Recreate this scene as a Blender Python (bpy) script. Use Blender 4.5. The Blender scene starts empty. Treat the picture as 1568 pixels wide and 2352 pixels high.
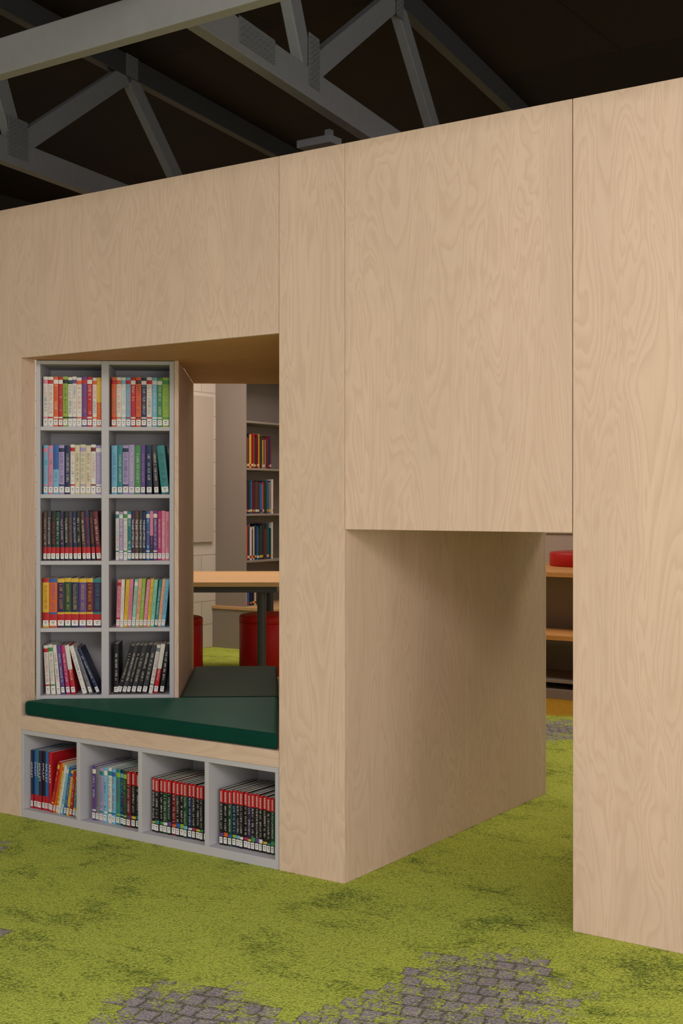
import bpy, bmesh, math, random
from mathutils import Vector, Matrix
S = bpy.context.scene
C = S.collection
S.view_settings.view_transform = 'Standard'
R = random.Random(11)
rad = math.radians
FPX, YH, H = 2875.0, 1155.0, 1.25
YAW = rad(34.3)
F2 = (-math.sin(YAW), math.cos(YAW)); R2 = (math.cos(YAW), math.sin(YAW))
CAM = (2.306, -3.398, H)
def ray(px):
    u = (px - 784) / FPX
    return F2[0] + u * R2[0], F2[1] + u * R2[1]
def at_z(px, py, Z):
    t = FPX * (Z - H) / (YH - py); dx, dy = ray(px)
    return Vector((CAM[0] + t * dx, CAM[1] + t * dy, Z))
def at_t(px, t, Z=0.0):
    dx, dy = ray(px)
    return Vector((CAM[0] + t * dx, CAM[1] + t * dy, Z))
# ------------------------------------------------------------------ materials
def lin(c):
    r = []
    for v in c[:3]:
        v /= 255.0
        r.append(v / 12.92 if v <= .04045 else ((v + .055) / 1.055) ** 2.4)
    return (r[0], r[1], r[2], 1.0)
class NT:
    def __init__(s, name, rough=.6):
        s.m = bpy.data.materials.new(name); s.m.use_nodes = True
        s.t = s.m.node_tree; s.b = s.t.nodes['Principled BSDF']
        s.b.inputs['Roughness'].default_value = rough
    def n(s, typ, **kw):
        o = s.t.nodes.new(typ)
        for k, v in kw.items(): setattr(o, k, v)
        return o
    def l(s, a, b): s.t.links.new(a, b)
    def setv(s, sock, v):
        if isinstance(v, bpy.types.NodeSocket): s.l(v, sock)
        else: sock.default_value = v
    def math(s, op, a, b=0.0, c=None):
        o = s.n('ShaderNodeMath', operation=op); s.setv(o.inputs[0], a); s.setv(o.inputs[1], b)
        if c is not None: s.setv(o.inputs[2], c)
        return o.outputs[0]
    def vm(s, op, a, b):
        o = s.n('ShaderNodeVectorMath', operation=op); s.setv(o.inputs[0], a); s.setv(o.inputs[1], b)
        return o
    def mr(s, v, a, b, lo=0.0, hi=1.0):
        o = s.n('ShaderNodeMapRange'); o.clamp = True
        s.setv(o.inputs[0], v)
        for i, x in zip((1, 2, 3, 4), (a, b, lo, hi)): o.inputs[i].default_value = x
        return o.outputs[0]
    def mix(s, f, a, b, blend='MIX'):
        o = s.n('ShaderNodeMix', data_type='RGBA', blend_type=blend)
        s.setv(o.inputs[0], f); s.setv(o.inputs[6], a); s.setv(o.inputs[7], b)
        return o.outputs[2]
    def noise(s, vec, scale, detail=2, rough=.5, dist=0.0, out='Fac'):
        o = s.n('ShaderNodeTexNoise'); s.l(vec, o.inputs['Vector'])
        o.inputs['Scale'].default_value = scale; o.inputs['Detail'].default_value = detail
        o.inputs['Roughness'].default_value = rough; o.inputs['Distortion'].default_value = dist
        return o.outputs[out]
    def coord(s): return s.n('ShaderNodeTexCoord').outputs['Object']
    def mapping(s, vec, scale, rot=(0, 0, 0), loc=(0, 0, 0)):
        o = s.n('ShaderNodeMapping'); s.l(vec, o.inputs[0])
        o.inputs['Scale'].default_value = scale; o.inputs['Rotation'].default_value = rot; o.inputs['Location'].default_value = loc
        return o.outputs[0]
    def bump(s, h, strength, dist):
        o = s.n('ShaderNodeBump'); s.l(h, o.inputs['Height'])
        o.inputs['Strength'].default_value = strength; o.inputs['Distance'].default_value = dist
        s.l(o.outputs[0], s.b.inputs['Normal'])
    def col(s, c): s.setv(s.b.inputs['Base Color'], c)
def plain(name, rgb, rough=.6, var=.08, scale=40.0, bump=0.0, metal=0.0, spec=.5):
    k = NT(name, rough); co = k.coord()
    n = k.noise(co, scale, 3)
    a = lin(rgb); b = tuple(x * (1 - var * 2) for x in a[:3]) + (1,)
    k.col(k.mix(n, a, b)); k.b.inputs['Metallic'].default_value = metal
    k.b.inputs['Specular IOR Level'].default_value = spec
    if bump: k.bump(n, bump, .002)
    return k.m
def plywood(name, sc, base=(219, 190, 167), dark=(189, 157, 133), rough=.55):
    k = NT(name, rough); co = k.coord()
    inf = k.n('ShaderNodeObjectInfo')
    off = k.math('MULTIPLY', inf.outputs['Random'], 31.0)
    cv = k.n('ShaderNodeCombineXYZ')
    k.l(off, cv.inputs[0]); k.l(off, cv.inputs[2])
    p = k.vm('ADD', co, cv.outputs[0]).outputs[0]
    m1 = k.mapping(p, sc)
    n1 = k.noise(m1, 1.0, 2.8, .5, .85)
    con = k.math('FRACT', k.math('MULTIPLY', n1, 18.0))
    lines = k.math('POWER', con, 2.0)
    lines = k.math('MULTIPLY', lines, k.mr(con, 1.0, .8))
    m2 = k.mapping(p, tuple(x * 28 if x > 3 else x * 12 for x in sc))
    n2 = k.noise(m2, 1.0, 3, .6)
    n3 = k.noise(k.mapping(p, tuple(x * .4 for x in sc)), 1.0, 2, .5, .5)
    amt = k.math('MULTIPLY', lines, k.mr(n3, .3, .7, .4, 1.0))
    c = k.mix(k.mr(n1, .3, .7), lin(base), lin(tuple(x * .96 for x in base)))
    c = k.mix(amt, c, lin(dark))
    c = k.mix(k.mr(n2, .4, .75, 0, .16), c, lin(tuple(x * .95 for x in dark)))
    c = k.mix(k.mr(n3, .4, .65, 0, .3), c, lin(tuple(min(255, x * 1.04) for x in base)))
    k.col(c); k.bump(n2, .04, .001)
    k.b.inputs['Specular IOR Level'].default_value = .25
    return k.m
PLYV = plywood('birch_ply_vertical', (7.0, 7.0, 1.2))
PLYH = plywood('birch_ply_horizontal', (1.2, 7.0, 7.0))
PLYS = plywood('birch_ply_soffit_warm_bounce', (1.2, 7.0, 7.0), (212, 158, 110), (186, 130, 84))  # birch ply with the warm light reflected onto the soffit put into its colour
PLYW = plywood('birch_ply_warm_top', (1.2, 7.0, 7.0), (208, 166, 120), (184, 136, 88), .5)
PLYO = plywood('orange_ply_edge', (1.2, 7.0, 7.0), (222, 160, 96), (196, 132, 70), .5)
BATTEN = plain('seam_batten', (150, 122, 96), .8)
GREY = plain('grey_laminate', (186, 182, 186), .5, .02, spec=.25)
TAUPE = plain('taupe_laminate', (146, 134, 126), .5, .03)
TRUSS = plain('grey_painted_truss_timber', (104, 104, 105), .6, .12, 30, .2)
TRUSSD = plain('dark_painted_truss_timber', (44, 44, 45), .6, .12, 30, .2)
BEAM = plain('pale_grey_painted_timber', (125, 123, 122), .6, .08, 25, .2)
PLATE = plain('painted_nail_plate', (90, 91, 92), .5, .1)
STEEL = plain('charcoal_steel', (62, 62, 66), .4, .05)
RED = plain('red_vinyl', (186, 26, 22), .45, .08, 60, .1, spec=.3)
PAPER = plain('page_paper', (226, 218, 204), .8, .1, 200)
STICK = plain('sticker_white', (226, 222, 216), .5, .02)
INK = plain('sticker_ink', (45, 42, 45), .6, .02)
WHITE = plain('pinkish_white_paint', (190, 166, 154), .6, .03)
k = NT('black_ceiling_board', .7); co = k.coord()
br = k.n('ShaderNodeTexBrick'); k.l(co, br.inputs['Vector'])
br.inputs['Scale'].default_value = 1; br.inputs['Brick Width'].default_value = 2.4; br.inputs['Row Height'].default_value = 1.2; br.inputs['Mortar Size'].default_value = .006
br.inputs['Color1'].default_value = lin((32, 22, 19)); br.inputs['Color2'].default_value = lin((19, 15, 14)); br.inputs['Mortar'].default_value = lin((5, 4, 4))
k.col(br.outputs['Color']); k.b.inputs['Specular IOR Level'].default_value = .12; CEIL = k.m
def vinyl(name, a, b, spec, sheen, tint):
    k = NT(name, .5); co = k.coord()
    k.col(k.mix(k.noise(co, 6, 3), lin(a), lin(b))); k.bump(k.noise(co, 420, 3), .2, .0006); k.b.inputs['Specular IOR Level'].default_value = spec
    k.b.inputs['Sheen Weight'].default_value = sheen; k.b.inputs['Sheen Roughness'].default_value = .45; k.b.inputs['Sheen Tint'].default_value = lin(tint)
    return k.m
VINYL = vinyl('dark_green_vinyl', (12, 55, 44), (16, 63, 51), .025, .3, (80, 140, 115))
VINYLD = vinyl('dark_green_vinyl_brown_reflection', (26, 48, 36), (32, 52, 40), .015, .2, (110, 120, 95))  # same green vinyl, the rear cushion's dark brownish reflection painted into the colour
def blockwall(name, axis):
    k = NT(name, .7); co = k.coord()
    sx = k.n('ShaderNodeSeparateXYZ'); k.l(co, sx.inputs[0])
    cb = k.n('ShaderNodeCombineXYZ'); k.l(sx.outputs[axis], cb.inputs[0]); k.l(sx.outputs[2], cb.inputs[1])
    br = k.n('ShaderNodeTexBrick'); k.l(cb.outputs[0], br.inputs['Vector'])
    br.inputs['Scale'].default_value = 1; br.inputs['Brick Width'].default_value = .4; br.inputs['Row Height'].default_value = .2
    br.inputs['Mortar Size'].default_value = .006; br.inputs['Mortar Smooth'].default_value = .4
    br.inputs['Color1'].default_value = lin((206, 194, 184)); br.inputs['Color2'].default_value = lin((200, 188, 178)); br.inputs['Mortar'].default_value = lin((176, 162, 150))
    up = k.mr(sx.outputs[2], 2.42, 2.44)
    k.col(k.mix(up, br.outputs['Color'], lin((26, 21, 19))))
    k.bump(k.math('SUBTRACT', k.noise(co, 90, 3), br.outputs['Fac']), .3, .004)
    return k.m
def carpet():
    k = NT('green_loop_carpet', .95); co = k.coord()
    vo = k.n('ShaderNodeTexVoronoi'); k.l(co, vo.inputs['Vector']); vo.inputs['Scale'].default_value = 165
    loop = k.mr(vo.outputs['Distance'], .2, .85)
    big = k.noise(k.mapping(co, (1, 1.4, 1)), 2.5, 12, .84, .3)
    fine = k.noise(co, 95, 3, .7)
    spk = k.math('ADD', big, k.math('MULTIPLY', k.math('SUBTRACT', fine, .5), .5))
    g = k.mix(k.noise(co, 110, 2), lin((208, 219, 98)), lin((184, 196, 80)))
    g = k.mix(k.mr(spk, .53, .55, 0, .52), g, lin((112, 134, 58)))
    g = k.mix(k.mr(spk, .595, .615, 0, .65), g, lin((74, 94, 46)))
    # square cobbles: a running grid of cells with per-cell colour and a per-cell stepped edge
    AR, BW, RH = rad(-14), .052, .062
    warp = k.n('ShaderNodeVectorMath', operation='SCALE'); k.l(k.noise(co, 26, 3, out='Color'), warp.inputs[0]); warp.inputs['Scale'].default_value = .022
    r = k.mapping(k.vm('ADD', co, warp.outputs[0]).outputs[0], (1, 1, 1), (0, 0, AR))
    sp = k.n('ShaderNodeSeparateXYZ'); k.l(r, sp.inputs[0])
    ry = k.math('DIVIDE', sp.outputs[1], RH); row = k.math('FLOOR', ry)
    half = k.math('MULTIPLY', k.math('FLOORED_MODULO', k.math('MULTIPLY', row, .37), 1.0), 1.0)
    rx = k.math('ADD', k.math('DIVIDE', sp.outputs[0], BW), half); colm = k.math('FLOOR', rx)
    fx, fy = k.math('FRACT', rx), k.math('FRACT', ry)
    e = k.math('MINIMUM', k.math('MINIMUM', fx, k.math('SUBTRACT', 1.0, fx)), k.math('MINIMUM', fy, k.math('SUBTRACT', 1.0, fy)))
    e = k.math('ADD', e, k.math('MULTIPLY', k.math('SUBTRACT', fine, .5), .34))
    joint = k.mr(e, .13, .03, 0, .75)
    cc = k.n('ShaderNodeCombineXYZ')
    k.l(k.math('MULTIPLY', k.math('SUBTRACT', k.math('ADD', colm, .5), half), BW), cc.inputs[0]); k.l(k.math('MULTIPLY', k.math('ADD', row, .5), RH), cc.inputs[1])
    wn = k.n('ShaderNodeTexWhiteNoise'); k.l(cc.outputs[0], wn.inputs['Vector'])
    pav = k.mix(wn.outputs['Value'], lin((178, 166, 178)), lin((150, 140, 151)))
    pav = k.mix(k.mr(k.noise(co, 130, 2), .4, .7, 0, .3), pav, lin((120, 111, 121)))
    pav = k.mix(joint, pav, lin((72, 76, 58)))
    ca, sa = math.cos(AR), math.sin(AR)
    def blob(px, py, rx_, ry_, src):
        c = at_z(px, py, 0)
        d = k.vm('SUBTRACT', src, (ca * c.x - sa * c.y, sa * c.x + ca * c.y, 0)).outputs[0]
        d = k.mapping(d, (1 / rx_, 1 / ry_, 1))
        o = k.n('ShaderNodeVectorMath', operation='LENGTH'); k.l(d, o.inputs[0])
        return o.outputs['Value']
    cell = cc.outputs[0]
    blobs = [blob(1125, 2258, .21, .22, cell), blob(1080, 2350, .26, .17, cell), blob(430, 2330, .20, .21, cell), blob(620, 2370, .16, .08, cell), blob(880, 2355, .16, .12, cell), blob(-14, 1950, .08, .08, cell), blob(-8, 2145, .05, .05, cell), blob(1285, 1676, .4, .3, cell)]
    d = blobs[0]
    for b in blobs[1:]: d = k.math('MINIMUM', d, b)
    d = k.math('ADD', d, k.math('MULTIPLY', k.math('SUBTRACT', wn.outputs['Value'], .5), .5))
    nz = k.noise(co, 11, 8, .8)
    mask = k.math('MULTIPLY', k.mr(k.math('ADD', d, k.math('MULTIPLY', k.math('SUBTRACT', fine, .5), .35)), 1.12, 1.02), k.mr(k.math('ADD', k.math('SUBTRACT', nz, k.math('MULTIPLY', d, .12)), k.math('MULTIPLY', k.math('SUBTRACT', fine, .5), .7)), .36, .41, 0, .94))
    c = k.mix(mask, g, pav)
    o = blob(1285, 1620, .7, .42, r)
    c = k.mix(k.mr(k.math('ADD', o, k.math('SUBTRACT', nz, .5)), 1.0, .8, 0, .9), c, lin((186, 130, 34)))  # ochre patch: warm light beyond the passage, painted into the carpet colour
    c = k.mix(loop, c, k.mix(.46, c, (0.006, .007, .003, 1)))
    k.col(c)
    k.bump(k.math('ADD', k.math('MULTIPLY', vo.outputs['Distance'], -1.0), k.math('MULTIPLY', fine, .5)), .5, .005)
    k.b.inputs['Specular IOR Level'].default_value = .05
    return k.m
# ------------------------------------------------------------------ mesh helpers
def prism(bm, pts, z0, z1, mi=0):
    a = [bm.verts.new((p[0], p[1], z0)) for p in pts]; b = [bm.verts.new((p[0], p[1], z1)) for p in pts]
    n = len(pts); fs = [bm.faces.new(a[::-1]), bm.faces.new(b)]
    for i in range(n): fs.append(bm.faces.new((a[i], a[(i + 1) % n], b[(i + 1) % n], b[i])))
    for f in fs: f.material_index = mi
def box(bm, x0, x1, y0, y1, z0, z1, mi=0):
    prism(bm, [(x0, y0), (x1, y0), (x1, y1), (x0, y1)], z0, z1, mi)
def cyl(bm, x, y, r, z0, z1, n=24):
    prism(bm, [(x + r * math.cos(2 * math.pi * i / n), y + r * math.sin(2 * math.pi * i / n)) for i in range(n)], z0, z1)
def lathe(bm, prof, n=48):
    rings = [[bm.verts.new((r * math.cos(2 * math.pi * i / n), r * math.sin(2 * math.pi * i / n), z)) for i in range(n)] for r, z in prof]
    for a, b in zip(rings, rings[1:]):
        for i in range(n): bm.faces.new((a[i], a[(i + 1) % n], b[(i + 1) % n], b[i]))
    bm.faces.new(rings[0][::-1]); bm.faces.new(rings[-1])
def obj(name, bm, mats, parent=None, bevel=0.0, smooth=False, seg=2):
    me = bpy.data.meshes.new(name)
    bmesh.ops.recalc_face_normals(bm, faces=bm.faces); bm.to_mesh(me); bm.free()
    for m in (mats if isinstance(mats, (list, tuple)) else [mats]): me.materials.append(m)
    o = bpy.data.objects.new(name, me); C.objects.link(o)
    if parent: o.parent = parent
    if smooth: me.polygons.foreach_set('use_smooth', [True] * len(me.polygons))
    if bevel:
        b = o.modifiers.new('bevel', 'BEVEL'); b.width = bevel; b.segments = seg; b.limit_method = 'ANGLE'; b.angle_limit = rad(40)
    return o
def bobj(name, dims, mat, parent=None, bevel=.0012):
    bm = bmesh.new(); box(bm, *dims); return obj(name, bm, mat, parent, bevel)
def pobj(name, pts, z0, z1, mat, parent=None, bevel=.0012, seg=2):
    bm = bmesh.new(); prism(bm, pts, z0, z1); return obj(name, bm, mat, parent, bevel, seg=seg)
def tag(o, label, cat, group=None):
    o['label'] = label; o['category'] = cat
    if group: o['group'] = group
    return o
def struct(o): o['kind'] = 'structure'; return o
def thing(name, loc, label, cat, yaw=0, group=None):
    o = bpy.data.objects.new(name, None); C.objects.link(o); o.empty_display_size = .05
    o.location = loc; o.rotation_euler = (0, 0, yaw); return tag(o, label, cat, group)
# ------------------------------------------------------------------ room
XL, YB, ZC = -4.74, 6.2, 3.45
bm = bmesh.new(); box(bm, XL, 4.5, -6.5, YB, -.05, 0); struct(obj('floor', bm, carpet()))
bm = bmesh.new(); box(bm, XL, 4.5, -6.5, YB, ZC, ZC + .05); struct(obj('ceiling', bm, CEIL))
bm = bmesh.new(); box(bm, XL - .1, XL, -6.5, YB, 0, ZC); struct(obj('wall_left', bm, blockwall('painted_block_left', 1)))
bm = bmesh.new(); box(bm, XL - .1, 4.5, YB, YB + .1, 0, ZC); struct(obj('wall_back', bm, blockwall('painted_block_back', 0)))
# ------------------------------------------------------------------ plywood front wall with nook and passage
WT = 2.43; XA, XB, XP = -1.559, -.27, .805; ZN = 1.827; ZP = 1.163
TH = rad(37.5); E = Vector((math.cos(TH), math.sin(TH))); Nn = Vector((-math.sin(TH), math.cos(TH))); A = Vector((XA, .08))
def sd(s, d): return A + E * s + Nn * d
def xz_panel(pts, y0, y1, mat, name='wall_front'):
    bm = bmesh.new(); prism(bm, [(x, z) for x, z in pts], y0, y1)
    bmesh.ops.rotate(bm, verts=bm.verts, cent=(0, 0, 0), matrix=Matrix(((1, 0, 0), (0, 0, 1), (0, 1, 0))))
    return struct(obj(name, bm, mat, None, .0012))
xz_panel([(-3.0, 0), (XA, 0), (XA, ZN), (XB - .001, ZN), (XB - .001, WT), (-3.0, WT)], 0, .018, PLYV)
xz_panel([(XB + .001, 0), (0, 0), (0, WT), (XB + .001, WT)], 0, .018, PLYV)
xz_panel([(.0015, ZP), (XP - .003, ZP), (XP - .003, WT), (.0015, WT)], 0, .018, PLYV)
xz_panel([(XP, 0), (2.3, 0), (2.3, WT), (XP, WT)], 0, .018, PLYV)
for i, xc in enumerate((XB, 0, XP)):
    struct(bobj(f'trim_{i + 1}', (xc - .03, xc + .03, .0182, .05, (ZN if i == 0 else ZP) + .022, WT - .02), BATTEN))
struct(bobj('wall_passage_left', (-.018, 0, .0185, .8345, 0, ZP + .02), PLYV))
struct(bobj('wall_passage_left', (-.018, 0, .8355, 1.524, 0, ZP + .02), PLYV))
struct(bobj('wall_passage_right', (XP, XP + .018, .0185, 1.524, 0, ZP + .02), PLYV))
struct(bobj('ceiling_passage', (.0005, XP - .0005, .0185, 1.524, ZP, ZP + .018), PLYH))
struct(bobj('wall_pod_back', (-1.3, 0, 1.525, 1.543, 0, WT), PLYV))
struct(bobj('wall_pod_back', (0.001, XP, 1.525, 1.543, ZP, WT), PLYV))
struct(bobj('wall_pod_back', (XP + .001, 2.3, 1.525, 1.543, 0, WT), PLYV))
struct(bobj('wall_nook_left', (XA - .018, XA, .0185, .076, 0.405, ZN), PLYV))
DX = .97; WN = .573; WE = .987
ex_r = sd(WE, DX); ex_l = sd(WN, DX)
region = [(XA, .0185), (XB, .0185), tuple(ex_r), tuple(ex_l), tuple(sd(WN, .27)), tuple(sd(0, .27)), tuple(sd(0, 0))]
struct(pobj('ceiling_nook', region, ZN, ZN + .018, PLYS))
struct(pobj('wall_nook_right', [(XB, .0185), (XB + .035, .0185), tuple(ex_r + E * .025), tuple(ex_r)], .4055, ZN, PLYV))
struct(pobj('wall_nook_middle', [tuple(sd(WN - .018, .0)), tuple(sd(WN, .0)), tuple(ex_l), tuple(sd(WN - .018, DX))], .4055, ZN, PLYV))
seat = [(XA, .0), (XB - .001, .0), (XB - .001, .019), tuple(sd(WE - .002, DX)), tuple(ex_l), tuple(sd(WN, .27)), tuple(sd(0, .27)), tuple(sd(0, 0))]
sb = thing('reading_bench', (0, 0, 0), 'plywood bench board carrying the green cushions above the low cubbies', 'bench')
pobj('seat_board', seat, .348, .405, PLYH, sb)
# ------------------------------------------------------------------ cushions
CT = .462
tri = [(XA + .016, .003), (XB - .008, .003), tuple(sd(.975, -.008)), tuple(sd(.03, -.006))]
c1 = thing('seat_cushion', (0, 0, 0), 'dark green vinyl bench cushion with a pointed end along the nook front', 'cushion')
pobj('cushion_pad', tri, .4055, CT, VINYL, c1, .014, 5)
bm = bmesh.new(); box(bm, XA + .12, XB - .3, .008, .02, .4056, .4085); obj('zip', bm, INK, c1)
c2 = thing('seat_cushion', (0, 0, 0), 'dark green vinyl rectangular cushion deeper in the nook opening', 'cushion')
pobj('cushion_pad', [tuple(sd(WN + .006, .004)), tuple(sd(WE - .01, .004)), tuple(sd(WE - .01, DX - .01)), tuple(sd(WN + .006, DX - .01))], .4055, CT, VINYLD, c2, .012, 4)
# ------------------------------------------------------------------ tall bookcase in the nook (local frame: x along face, y into depth)
UW, UD = .554, .25
bc = thing('bookcase', (A.x, A.y, .4055), 'tall grey two-column bookcase built into the reading nook', 'bookcase', TH)
zl = lambda z: z - .4055
TOP = 1.825
bobj('side_panel', (0.001, .018, 0, UD, 0, zl(TOP)), GREY, bc)
bobj('side_panel', (UW - .018, UW, 0, UD, 0, zl(TOP)), GREY, bc)
bobj('divider', (.262, .292, .001, UD - .012, 0, zl(TOP)), GREY, bc)
bobj('back_panel', (.018, UW - .018, UD - .012, UD, 0, zl(TOP)), GREY, bc)
SH = [.472, .744, 1.0155, 1.285, 1.5585]
COLS = [(.018, .262), (.292, UW - .018)]
for x0, x1 in COLS:
    bobj('top_board', (x0, x1, .001, UD - .012, zl(TOP) - .015, zl(TOP)), GREY, bc)
    for z in SH: bobj('shelf', (x0, x1, .001, UD - .012, zl(z) - .016, zl(z)), GREY, bc)
# low bookcase under the seat
lb = thing('bookcase', (XA, .002, 0), 'low grey four-cubby bookcase under the green bench seat', 'bookcase')
LW = XB - XA - .002; LT = .3475
bobj('top_board', (.0, LW, 0, .3, LT - .018, LT), GREY, lb)
bobj('bottom_board', (.0, LW, 0, .3, 0, .032), GREY, lb)
bobj('back_panel', (.016, LW - .016, .288, .3, .032, LT - .018), GREY, lb)
CU = []
xs = [0, LW / 4, LW / 2, LW * .75, LW]
bobj('side_panel', (0, .016, 0, .3, .032, LT - .018), GREY, lb)
bobj('side_panel', (LW - .016, LW, 0, .3, .032, LT - .018), GREY, lb)
for i in (1, 2, 3): bobj('divider', (xs[i] - .009, xs[i] + .009, 0.0005, .288, .032, LT - .018), GREY, lb)
for i in range(4): CU.append((xs[i] + (.016 if i == 0 else .009), xs[i + 1] - (.016 if i == 3 else .009)))
# ------------------------------------------------------------------ books
PAL = dict(white=(222, 215, 205), cream=(212, 198, 168), pink=(216, 132, 154), magenta=(180, 48, 104), red=(188, 30, 38), orange=(216, 98, 42),
    yellow=(222, 180, 56), lime=(146, 176, 62), green=(70, 140, 78), teal=(48, 130, 132), mint=(138, 198, 174), blue=(50, 98, 162), navy=(30, 40, 78),
    lilac=(166, 148, 190), purple=(96, 68, 134), brown=(88, 58, 46), black=(30, 27, 29), grey=(124, 122, 126), peach=(226, 168, 136), maroon=(108, 30, 40))
PAL['dark green'] = (28, 72, 48); PAL['sky blue'] = (116, 176, 204); PAL['dark purple'] = (56, 36, 76); PAL['dark grey'] = (60, 58, 62)
_m = {}
def bm_mat(c):
    if c not in _m: _m[c] = plain('cover_' + c.replace(' ', '_'), PAL[c], .42, .1, 35, spec=.3)
    return _m[c]
def bands(style, base, acc):
    if style == 'p': return [(0, .17, base), (.17, .2, acc), (.2, .86, base), (.86, .94, acc), (.94, 1, base)]
    if style == 'd': return [(0, .1, base), (.1, .27, 'red'), (.27, 1, base)]
    if style == 'r':
        a = R.uniform(.19, .24)
        return [(0, .16, base), (.16, a, acc), (a, .76, base), (.76, 1, 'red')]
    if style == 'w': return [(0, .1, base), (.1, .27, 'red'), (.27, .31, acc), (.31, .92, base), (.92, 1, acc)]
    if style == 'h': return [(0, .5, base), (.5, 1, acc)]
    if style == 'a': return [(0, .24, 'red'), (.24, 1, base)]
    return [(0, 1, base)]
def cover_mesh(bm, w, h, d, bnd):
    b = min(.0022, w * .12); c = .0012
    out = [(-w / 2, d), (-w / 2, b)]
    K = 4
    for i in range(1, K): out.append((-w / 2 + w * i / K, b - b * (1 - (2 * i / K - 1) ** 2)))
    out += [(w / 2, b), (w / 2, d), (w / 2 - c, d), (w / 2 - c, b + c), (-w / 2 + c, b + c), (-w / 2 + c, d)]
    n = len(out); zs = [bnd[0][0]] + [q[1] for q in bnd]
    cols = []
    rings = [[bm.verts.new((x, y, z * h)) for x, y in out] for z in zs]
    for k_, q in enumerate(bnd):
        if q[2] not in cols: cols.append(q[2])
    main = max(bnd, key=lambda q: q[1] - q[0])[2]
    for k_, (a_, b_) in enumerate(zip(rings, rings[1:])):
        for i in range(n):
            f = bm.faces.new((a_[i], a_[(i + 1) % n], b_[(i + 1) % n], b_[i]))
            f.material_index = cols.index(bnd[k_][2]) if 1 <= i <= K else cols.index(main)
    bm.faces.new(rings[0][::-1]).material_index = cols.index(main); bm.faces.new(rings[-1]).material_index = cols.index(main)
    return cols
def quad(bm, x0, x1, z0, z1, y, mi=0):
    f = bm.faces.new([bm.verts.new(p) for p in ((x0, y, z0), (x1, y, z0), (x1, y, z1), (x0, y, z1))]); f.material_index = mi
_txt = {}
def text_mesh(s):
    if s not in _txt:
        cu = bpy.data.curves.new('lettering', 'FONT'); cu.body = s; cu.size = 1
        to = bpy.data.objects.new('lettering', cu); C.objects.link(to)
        bpy.context.view_layer.update()
        me = bpy.data.meshes.new_from_object(to.evaluated_get(bpy.context.evaluated_depsgraph_get()))
        bpy.data.objects.remove(to)
        _txt[s] = (me, max(v.co.x for v in me.vertices))
    return _txt[s]
def book(w, h, d, base, acc, style, text=None):
    root = bpy.data.objects.new('book', None); C.objects.link(root); root.empty_display_size = .02
    bm = bmesh.new(); cols = cover_mesh(bm, w, h, d, bands(style, base, acc))
    obj('cover', bm, [bm_mat(c) for c in cols], root)
    bm = bmesh.new(); box(bm, -w / 2 + .0013, w / 2 - .0013, .005, d - .003, .002, h - .0015); obj('page_block', bm, PAPER, root)
    lc = 'white' if style == 'r' else acc
    lo, hi = {'r': (.26, .74), 'a': (.42, .8), 'd': (.34, .86), 'w': (.36, .88)}.get(style, (.26, .83))
    if text:
        me, tw = text_mesh(text); me = me.copy()
        L = (hi - lo) * h; s = min(L / tw, w * .85 / .72)
        sy = min(w * .56 / .72, s * 1.4)
        M = Matrix(((0, sy, 0, -.36 * sy), (0, 0, -1, -.0006), (-s, 0, 0, hi * h), (0, 0, 0, 1)))
        me.transform(M); me.materials.clear(); me.materials.append(STICK)
        o = bpy.data.objects.new('title_lettering', me); C.objects.link(o); o.parent = root
    else:
        bm = bmesh.new(); z = hi * h; lw = w * (.5 if style == 'p' else .4); mi = 0; t = .0011
        while z > lo * h:
            a = R.random()
            if style == 'p' and R.random() < .12: mi = 1 - mi
            if a > .16:
                quad(bm, -lw / 2, lw / 2, z - t, z, -.0006, mi)
                if a > .35: quad(bm, (lw / 2 - t) if a > .6 else -lw / 2, lw / 2 if a > .6 else -lw / 2 + t, z - .0035, z - t, -.0006, mi)
                if a > .75: quad(bm, -lw / 2, lw / 2, z - .0042, z - .0035, -.0006, mi)
            z -= .0056
        if style == 'r':
            for q in range(7): quad(bm, -lw / 2, lw / 2, h * (.785 + q * .027), h * (.785 + q * .027) + .0028, -.0006, 0)
        alt = R.choice([c for c in ('red', 'orange', 'navy', 'purple', 'teal', 'magenta') if c not in (base, acc)])
        obj('title_lettering', bm, [bm_mat(lc), bm_mat(alt)], root)
    bm = bmesh.new(); sz = h * .035
    quad(bm, -w * .42, w * .42, sz, sz + .022, -.0007, 0)
    quad(bm, -w * .22, w * .2, sz + .014, sz + .0165, -.0009, 1); quad(bm, -w * .12, w * .1, sz + .007, sz + .0095, -.0009, 1)
    obj('spine_label', bm, [STICK, INK], root)
    return root
ORD = ['leftmost', 'second', 'third', 'fourth', 'fifth', 'sixth', 'seventh', 'eighth', 'ninth', 'tenth', 'eleventh', 'twelfth', 'thirteenth', 'fourteenth', 'fifteenth', 'sixteenth', 'seventeenth', 'eighteenth', 'nineteenth', 'twentieth']
def parse(s):
    out = []
    for it in s.split(';'):
        p = [q.strip() for q in it.split(',')]
        out.append(dict(base=p[0], acc=p[1], st=p[2] if len(p) > 2 else 's', w=float(p[3]) if len(p) > 3 else 1.0, h=float(p[4]) if len(p) > 4 else 1.0))
    return out
def pack(items):
    """left-leaning packing; each item has w,h,a -> x of pivot (mirrored for right-leaning)"""
    x = 0; corners = []
    for it in items:
        a = it['a']; T = math.tan(a); top = it['hh'] * math.cos(a)
        xx = 0 if not corners else max([cx + min(cz, top) * T for cx, cz in corners])
        if not corners: xx = top * T
        it['x'] = xx + .0004
        w, h = it['ww'], it['hh']
        p = lambda u, v: (it['x'] + u * math.cos(a) - v * math.sin(a), u * math.sin(a) + v * math.cos(a))
        corners = corners[-4:] + [p(w, 0), p(w, h)]
    return max(c[0] for c in corners)
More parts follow.
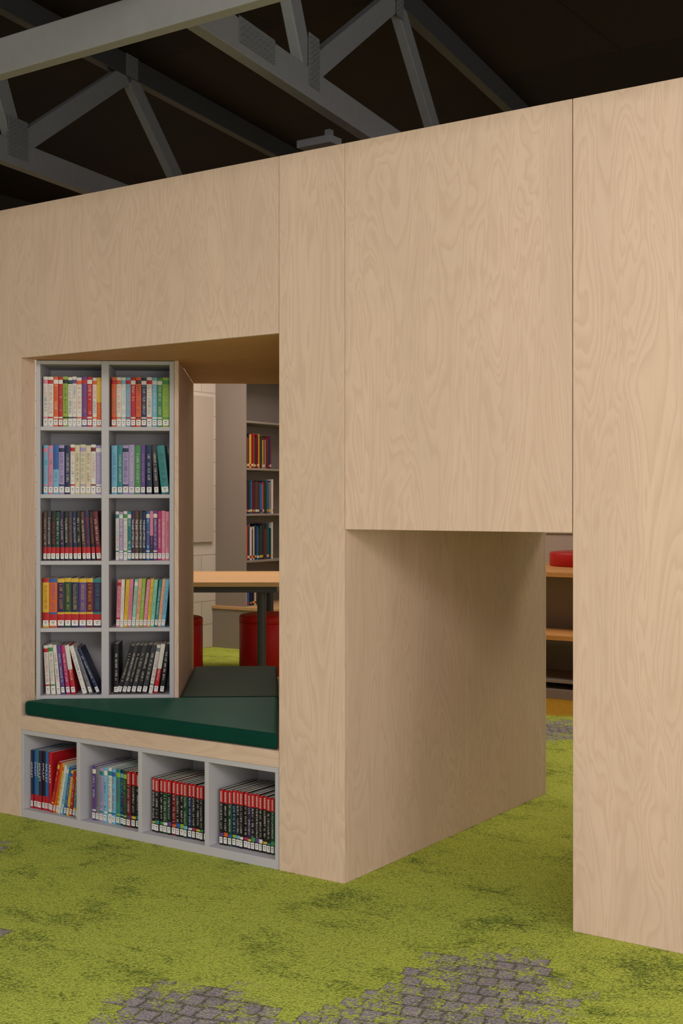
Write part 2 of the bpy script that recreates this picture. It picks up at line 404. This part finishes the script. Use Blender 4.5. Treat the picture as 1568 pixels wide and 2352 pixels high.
def fill(O, yaw, x0, x1, z, spec, place, group, unit, height, depth=.14, recess=.025, angles=None, side='L', start=0, fit=True, texts=None, avail=None):
    its = parse(spec); n = len(its)
    order = its if side == 'L' else its[::-1]
    for i, it in enumerate(its):
        it['i'] = i; it['ww'] = unit * it['w'] * (1 + R.uniform(-.14, .14)); it['hh'] = height * it['h'] * (1 + R.uniform(-.012, .012))
        it['a'] = rad(angles[i]) if angles else 0.0
    if fit:
        for _ in range(6):
            W = pack(order); k_ = (x1 - x0 - .002) / W
            for it in its: it['ww'] *= k_
    pack(order)
    ca, sa = math.cos(yaw), math.sin(yaw)
    for it in its:
        a = it['a']; lx = it['x'] + it['ww'] / 2 * math.cos(a)
        lx = x0 + lx if side == 'L' else x1 - lx
        lz = z + it['ww'] / 2 * math.sin(a)
        ry = -a if side == 'L' else a
        ly = recess + R.uniform(0, .006)
        txt = texts.get(it['i']) if texts else None
        o = book(it['ww'] - .0006, it['hh'], depth * R.uniform(.96, 1.04), it['base'], it['acc'], it['st'], txt)
        o.location = (O[0] + ca * lx - sa * ly, O[1] + sa * lx + ca * ly, lz + .0003); o.rotation_euler = (0, ry, yaw)
        q = ORD[start + it['i']]
        pos = 'leftmost' if q == 'leftmost' else q + ' from left'
        tag(o, f"{it['base']} book with {it['acc']} markings, {pos} {place}", 'book', group)
def fillbc(row, col, spec, unit, height=.2, **kw):
    names = ['bottom', 'fourth', 'third', 'second', 'top']
    x0, x1 = COLS[col]; f0, f1 = kw.pop('span', (0, 1))
    xa, xb = x0 + (x1 - x0) * f0, x0 + (x1 - x0) * f1
    pl = f"on {names[row]} shelf, {'left' if col == 0 else 'right'} column"
    fill((A.x, A.y), TH, xa + .001, xb - .001, SH[row], spec, pl, f"books {pl}".replace(',', ' of'), unit, height, **kw)
fillbc(4, 0, 'white,pink,p;white,red,p;orange,white,p;red,white,p;lime,black,p;white,dark green,p;white,purple,p;white,orange,p;purple,red,p;red,white,p;white,orange,p;orange,yellow,h', .021, .203, span=(.02, 1))
fillbc(4, 1, 'orange,red,p;white,orange,p;white,sky blue,p;sky blue,red,p;red,white,p;orange,maroon,p;navy,white,p;white,red,p;sky blue,white,p;green,white,p;lime,green,p,1.5', .021, .203, span=(.02, 1))
fillbc(3, 0, 'sky blue,pink,p;pink,lilac,p;sky blue,blue,h;lilac,navy,p,1.1;navy,white,s,1.1;white,red,p;cream,brown,s;cream,lilac,p;cream,maroon,s;white,maroon,p;lilac,white,p', .021, .2, span=(.02, 1))
fillbc(3, 1, 'sky blue,blue,s;teal,white,s;lilac,navy,p;lilac,white,s;green,white,s;purple,lilac,s;navy,white,s;dark grey,white,s;teal,dark green,s,1.5', .024, .2, span=(.02, 1), angles=[0, 0, 0, 0, 0, 0, 1, 3, 6])
fillbc(2, 0, 'brown,cream,d;dark grey,white,d;black,red,d;dark green,white,d;dark purple,cream,d;black,white,d;dark grey,orange,d;navy,white,d;black,cream,d;brown,white,d;dark purple,red,d;black,orange,d;maroon,white,d,1.3', .018, .2, span=(.02, 1), angles=[0, 0, 0, 0, 1, 1, 1, 2, 2, 3, 3, 4, 5])
bsc = {4: 'THE BABY-SITTERS CLUB', 5: 'THE BABY-SITTERS CLUB', 6: 'THE BABY-SITTERS CLUB', 7: 'THE BABY-SITTERS CLUB'}
fillbc(2, 1, 'white,teal,p;lilac,white,p;white,green,p;teal,white,p;dark purple,white,s;brown,white,s;dark grey,white,s;navy,white,s;blue,white,p;dark purple,pink,h;purple,white,p;magenta,white,s;pink,white,s;pink,red,s', .0165, .2, span=(.09, 1), texts=bsc)
fillbc(1, 0, 'yellow,red,w;orange,blue,w;dark purple,yellow,w;dark green,yellow,w;navy,yellow,w;purple,yellow,w;maroon,yellow,w;dark purple,teal,w', .03, .2, span=(.01, 1))
fillbc(1, 1, 'pink,red,p;white,pink,s;yellow,orange,s;pink,magenta,s;mint,white,p;peach,red,s;lime,white,s;pink,white,s;yellow,green,s;mint,teal,s;teal,white,s;peach,orange,s;sky blue,blue,s', .0165, .195, span=(.09, 1), angles=[2, 2, 3, 3, 4, 4, 4, 5, 5, 5, 6, 6, 6], side='R')
fillbc(0, 0, 'white,red,p;white,green,p;white,maroon,s;purple,white,s;magenta,white,s;red,white,h;white,blue,s;grey,navy,s;navy,white,s', .017, .2, span=(.02, .96), angles=[3, 4, 5, 6, 7, 8, 16, 19, 24], fit=False)
fillbc(0, 1, 'black,white,s,1.2', .018, .205, span=(.06, .2), fit=False)
fillbc(0, 1, 'black,cream,s;dark grey,white,s;black,cream,s;dark grey,cream,s;black,white,s;dark grey,white,s;white,grey,p;red,white,h;black,white,s', .0175, .2, span=(.2, 1), angles=[16, 15, 15, 14, 13, 12, 10, 9, 7], side='R', start=1, fit=False)
CN = ['in leftmost cubby under bench', 'in second cubby under bench', 'in third cubby under bench', 'in rightmost cubby under bench']
OL = (XA, .002)
def fillcu(i, f0, f1, spec, unit, height, **kw):
    x0, x1 = CU[i]
    fill(OL, 0, x0 + (x1 - x0) * f0 + .001, x0 + (x1 - x0) * f1 - .001, .032, spec, CN[i], 'books ' + CN[i], unit, height, **kw)
fillcu(0, .02, .42, 'navy,white,a;blue,white,a;teal,white,a;dark purple,white,a;black,white,a;blue,white,a;red,white,a', .02, .232, depth=.16, recess=.03, texts={i: 'AMULET' for i in range(7)})
fillcu(0, .43, 1, 'red,yellow,p;orange,red,s;yellow,orange,p,1,.98;white,sky blue,s,1,.96;sky blue,white,p,1,.94;blue,yellow,s,1,.92;yellow,blue,p,1,.88;red,white,s,1,.85;teal,yellow,p,1,.82;yellow,green,s,1,.78', .0128, .206, depth=.14, recess=.022, angles=[13, 13, 12, 12, 11, 10, 9, 8, 7, 6], side='R', start=7, fit=False)
fillcu(1, .1, 1, 'purple,white,p;grey,purple,s;lilac,teal,p;sky blue,white,p;white,teal,p;sky blue,blue,p;teal,lime,p;navy,sky blue,p;dark green,lime,p;maroon,purple,r;black,yellow,r;black,teal,r;black,white,r', .018, .208, depth=.19, recess=.03)
accs = ['yellow', 'teal', 'green', 'white', 'purple', 'orange', 'blue', 'lime', 'sky blue', 'white', 'magenta', 'yellow', 'green', 'purple', 'white', 'teal']
rb = ['black', 'black', 'black', 'dark green', 'black', 'maroon', 'black', 'black', 'dark green', 'navy', 'black', 'black', 'black', 'dark purple', 'black', 'black']
fillcu(2, .04, 1, ';'.join(f"{rb[i]},{accs[i]},r" for i in range(15)), .018, .198, depth=.2, recess=.035)
fillcu(3, .05, 1, ';'.join(f"{rb[(i + 6) % 16]},{accs[(i + 4) % 15]},r" for i in range(16)), .018, .198, depth=.2, recess=.04)
# ------------------------------------------------------------------ room behind: bookcase against left wall
BY, BX = 4.985, -4.41
be = thing('bench', (XL, BY - .05, 0), 'taupe bench plinth with plywood top under the far bookcase', 'bench')
bobj('bench_base', (.002, .68, .01, 1.05, 0, .335), TAUPE, be); bobj('bench_top', (.002, .7, 0, 1.06, .335, .36), PLYW, be)
fb = thing('bookcase', (XL, BY, .3602), 'tall taupe bookcase seen through the nook opening against white wall', 'bookcase')
BD = BX - XL; BL = 1.0; BT = 2.0
bobj('side_panel', (0.002, BD, 0, .02, 0, BT), TAUPE, fb); bobj('side_panel', (0.002, BD, BL - .02, BL, 0, BT), TAUPE, fb)
bobj('back_panel', (0.002, .014, .02, BL - .02, 0, BT), TAUPE, fb)
bobj('top_board', (.014, BD, .02, BL - .02, BT - .02, BT), TAUPE, fb)
FS = [1.956, 1.55, 1.156, .754]
for z in FS: bobj('shelf', (.014, BD - .002, .02, BL - .02, z - .36 - .018, z - .36), TAUPE, fb)
fcols = ['red', 'brown', 'dark green', 'maroon', 'yellow', 'cream', 'black', 'navy', 'dark green', 'blue', 'dark grey', 'white', 'grey', 'blue', 'brown', 'maroon', 'dark purple', 'navy', 'dark grey']
def far_row(z, n, y0, h, nm, seed, pal=fcols):
    rr = random.Random(seed); y = BY + .022 + y0; last = None
    for i in range(n):
        w = rr.uniform(.012, .03); hh = h * rr.uniform(.84, 1.06); base = rr.choice([c for c in pal if c != last]); last = base
        acc = rr.choice([c for c in ('cream', 'yellow', 'red', 'navy', 'white') if c != base])
        bm = bmesh.new(); cols = cover_mesh(bm, w - .001, hh, .2, [(0, .06, base), (.06, .13, acc), (.13, 1, base)])
        box(bm, -w / 2 + .003, w / 2 - .003, .006, .195, .002, hh - .003, len(cols))
        o = obj('book', bm, [bm_mat(c) for c in cols] + [PAPER]); o.location = (BX - .03 - rr.uniform(0, .02), y + w / 2, z + .0003); o.rotation_euler = (0, 0, rad(90))
        tag(o, f"{base} book with {acc} band, {ORD[i]}{'' if i == 0 else ' from left'} on {nm} far bookcase", 'book', f'books on {nm} far bookcase')
        y += w
far_row(1.55, 20, .0, .29, 'upper shelf of', 1, ['red', 'yellow', 'dark green', 'maroon', 'navy', 'white', 'dark green', 'maroon', 'yellow'])
far_row(1.156, 20, 0, .29, 'middle shelf of', 12)
far_row(.754, 20, 0, .31, 'lower shelf of', 23); far_row(.361, 20, 0, .27, 'bottom tier of', 4)
pb = thing('pinboard', (XL, 4.15, .914), 'pale pinboard on white block wall beyond the nook opening', 'pinboard')
bobj('board', (0.0003, .025, -.75, .78, 0, 1.25), plain('pinboard_cloth', (186, 170, 158), .8, .06, 120, .1), pb)
# table
def cam_frame(latl, t): return Vector((CAM[0] + F2[0] * t + R2[0] * latl, CAM[1] + F2[1] * t + R2[1] * latl, 0))
tl = cam_frame(-1.2, 9.02)
tb = thing('table', (tl.x, tl.y, 0), 'plywood topped table with dark steel frame and legs beyond the nook', 'table', rad(35))
bobj('tabletop', (-.8, .8, -.68, .68, .69, .72), PLYW, tb)
bobj('frame_rail', (-.76, .76, -.655, -.625, .65, .69), STEEL, tb); bobj('frame_rail', (-.76, .76, .625, .655, .65, .69), STEEL, tb)
bobj('frame_rail', (-.76, -.73, -.625, .625, .65, .69), STEEL, tb); bobj('frame_rail', (.73, .76, -.625, .625, .65, .69), STEEL, tb)
for sx in (-1, 1):
    for sy in (-1, 1):
        bm = bmesh.new(); cyl(bm, sx * .655, sy * .6, .03, 0, .69); obj('leg', bm, STEEL, tb, .002)
def ottoman(p, label):
    o = thing('ottoman', (p.x, p.y, 0), label, 'ottoman', 0, 'red ottomans at the far table')
    bm = bmesh.new(); lathe(bm, [(.235, 0), (.245, .006), (.245, .40), (.242, .403)]); obj('body', bm, RED, o, smooth=True)
    bm = bmesh.new(); lathe(bm, [(.242, .403), (.246, .407), (.246, .438), (.24, .45), (.22, .456), (.1, .458)]); obj('seat_pad', bm, RED, o, smooth=True)
ottoman(cam_frame(-.485, 8.95), 'round red vinyl ottoman behind the dark table leg')
ottoman(cam_frame(-1.215, 8.75), 'round red vinyl ottoman half hidden by the nook lining')
# ------------------------------------------------------------------ tiered shelf unit beyond the passage
U = thing('shelf_unit', (-1.25, 3.95, 0), 'two-tier open shelf unit with plywood tops beyond the passage', 'shelf unit')
bobj('base_board', (-1, 1, .02, 1.4, 0, .06), TAUPE, U); bobj('bench_top', (-1, 1, 0, .42, .375, .405), PLYO, U)
bobj('counter_top', (-1, 1, .2, 1.42, .765, .795), PLYO, U)
bobj('back_panel', (-1, 1, .5, .518, .06, .765), TAUPE, U)
for x in (-1, -.35, .33, .98):
    bobj('upright', (x, x + .02, .025, .5, .06, .375), TAUPE, U, 0); bobj('upright', (x, x + .02, .22, .5, .405, .765), TAUPE, U, 0)
bobj('shelf', (-.98, .98, .03, .5, .10, .118), TAUPE, U)
q = at_t(1358, 9.05)
rc = thing('seat_cushion', (q.x, q.y, .7955), 'round red cushion lying on the plywood counter beyond the passage', 'cushion')
bm = bmesh.new(); lathe(bm, [(.292, 0), (.3, .006), (.3, .088), (.294, .098), (.28, .102), (.1, .103)], 64); obj('cushion_pad', bm, RED, rc, smooth=True)
rv = thing('radiator_cover', (-1.6, YB, 0), 'pinkish white cover on the back wall beyond the passage', 'cover')
bobj('body', (-.9, .9, -.14, -.002, 0, 1.0), WHITE, rv); bobj('top_board', (-.92, .92, -.16, -.002, 1.0, 1.02), WHITE, rv)
# ------------------------------------------------------------------ roof trusses
ZB = 2.70; ZT = ZC
T = Vector((-.16, .987)).normalized(); NV = Vector((T.y, -T.x))
def truss(px, py, label, webs, plates):
    P = at_z(px, py, ZB); P0 = Vector((P.x, P.y))
    def onp(x, y):
        dx, dy = ray(x); t = NV.dot(P0 - Vector(CAM[:2])) / NV.dot(Vector((dx, dy)))
        w = Vector((CAM[0] + t * dx, CAM[1] + t * dy)); return (w - P0).dot(T), H + (YH - y) / FPX * t
    root = thing('roof_truss', (P0.x, P0.y, ZB), label, 'roof truss', 0, 'timber roof trusses')
    def mem(name, u0, z0, u1, z1, dep, th, mat, off=0.0):
        d = Vector((u1 - u0, z1 - z0)).normalized(); n = Vector((-d.y, d.x)) * dep / 2
        bm = bmesh.new(); vs = []
        for s in (-1, 1):
            for (u, z) in ((u0 - n.x, z0 - n.y), (u1 - n.x, z1 - n.y), (u1 + n.x, z1 + n.y), (u0 + n.x, z0 + n.y)):
                p = T * u + NV * (s * th / 2 + off); vs.append(bm.verts.new((p.x, p.y, z - ZB)))
        a, b = vs[:4], vs[4:]
        bm.faces.new(a); bm.faces.new(b)
        for i in range(4): bm.faces.new((a[i], a[(i + 1) % 4], b[(i + 1) % 4], b[i]))
        return obj(name, bm, mat, root, .004)
    mem('bottom_chord', -3.2, ZB + .055, 4.2, ZB + .055, .11, .05, TRUSS)
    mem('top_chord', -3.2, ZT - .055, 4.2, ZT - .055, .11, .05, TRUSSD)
    zb, zt = ZB + .09, ZT - .085
    for (x0, y0, b0), (x1, y1, b1) in webs:
        u0 = onp(x0, y0)[0]; u1 = onp(x1, y1)[0]
        mem('web', u0, zb if b0 == 'b' else zt, u1, zb if b1 == 'b' else zt, .088, .042, TRUSS)
    for (x, y, su, sz, ang) in plates:
        u, z = onp(x, y)
        bm = bmesh.new(); M = lambda a, b, c: (T * (u + a) + NV * (.0255 + c))
        def pbox(a0, a1, b0, b1, c0, c1):
            vs = []
            for c in (c0, c1):
                for a, b in ((a0, b0), (a1, b0), (a1, b1), (a0, b1)):
                    p = M(a, b, c); vs.append(bm.verts.new((p.x, p.y, z + b - ZB)))
            bm.faces.new(vs[:4]); bm.faces.new(vs[4:])
            for i in range(4): bm.faces.new((vs[i], vs[(i + 1) % 4], vs[4 + (i + 1) % 4], vs[4 + i]))
        pbox(-su / 2, su / 2, -sz / 2, sz / 2, 0, .002)
        nu, nz = max(3, int(su / .014)), max(3, int(sz / .018))
        for i in range(nu):
            for j in range(nz):
                a = -su / 2 + su * (i + .5) / nu; b = -sz / 2 + sz * (j + .5 + (.25 if i % 2 else -.1)) / nz
                if abs(b) + .006 < sz / 2: pbox(a - .0032, a + .0032, b - .006, b + .006, .002, .0055)
        obj('nail_plate', bm, PLATE, root)
truss(640, 190, 'grey timber roof truss nearest the middle of the plywood wall', [((700, 130, 'b'), (905, 5, 't')), ((905, 5, 't'), (1022, 330, 'b')), ((700, 130, 'b'), (612, -40, 't'))],
      [(575, 97, .24, .085, 0), (706, 145, .085, .19, 0), (905, 10, .07, .12, 0)])
truss(100, 409, 'grey timber roof truss at the left above the nook', [((35, 318, 'b'), (290, 155, 't')), ((290, 155, 't'), (445, 430, 'b')), ((35, 318, 'b'), (-60, 170, 't'))],
      [(30, 320, .13, .17, 0), (293, 148, .10, .14, 0)])
bh = .115
b0 = at_z(0, 190, ZB - bh); b1 = at_z(640, 3, ZB - bh); yb = (b0.y + b1.y) / 2 - .045
bmo = thing('ceiling_beam', (-.6, yb, ZB - bh), 'long pale grey timber beam running under the roof trusses', 'beam')
bobj('timber', (-3.4, 3.0, 0, .045, 0, bh - .001), BEAM, bmo, .004)
mb = at_z(735, 338, ZB - .06)
m_ = thing('mounting_board', (mb.x, mb.y, ZB - .06), 'small pale grey board fixed below a roof truss above wall top', 'board')
bobj('board', (-.085, .075, -.04, .04, 0, .03), TRUSS, m_, .002); bobj('bracket', (.03, .055, -.012, .012, .03, .0598), TRUSS, m_, 0)
# ------------------------------------------------------------------ lights
def area(name, loc, rot, sx, sy, e, col):
    l = bpy.data.lights.new(name, 'AREA'); l.shape = 'RECTANGLE'; l.size = sx; l.size_y = sy; l.energy = e; l.color = col
    o = bpy.data.objects.new(name, l); C.objects.link(o); o.location = loc; o.rotation_euler = rot
area('ceiling_lamp', (1.9, -4.3, 3.3), (rad(30), 0, 0), 4.2, 1.8, 195, (1, .955, .92))
area('ceiling_lamp', (-2.6, -4.0, 3.3), (rad(34), 0, 0), 1.6, 1.2, 22, (1, .95, .91))
area('ceiling_lamp', (-3.3, 3.9, 2.9), (0, 0, 0), 1.6, 1.6, 62, (1, .86, .73))
area('ceiling_lamp', (.6, 3.0, 2.9), (0, 0, 0), 1.6, 1.0, 42, (1, .88, .76))
area('passage_fill_light', (4.3, -2.6, 1.6), (rad(90), 0, rad(62)), 3.4, 2.2, 88, (1, .975, .95))  # unseen fill light, added to brighten the passage side wall
w = bpy.data.worlds.new('room_ambience'); S.world = w; w.use_nodes = True
w.node_tree.nodes['Background'].inputs[0].default_value = (1, .965, .94, 1); w.node_tree.nodes['Background'].inputs[1].default_value = .70
# ------------------------------------------------------------------ camera
cd = bpy.data.cameras.new('camera'); co_ = bpy.data.objects.new('camera', cd); C.objects.link(co_)
cd.sensor_fit = 'VERTICAL'; cd.sensor_height = 36; cd.lens = FPX / 2352 * 36; cd.shift_y = -(1176 - YH) / 2352
co_.location = CAM; co_.rotation_euler = (rad(90), 0, YAW); S.camera = co_
cd.clip_start = .05
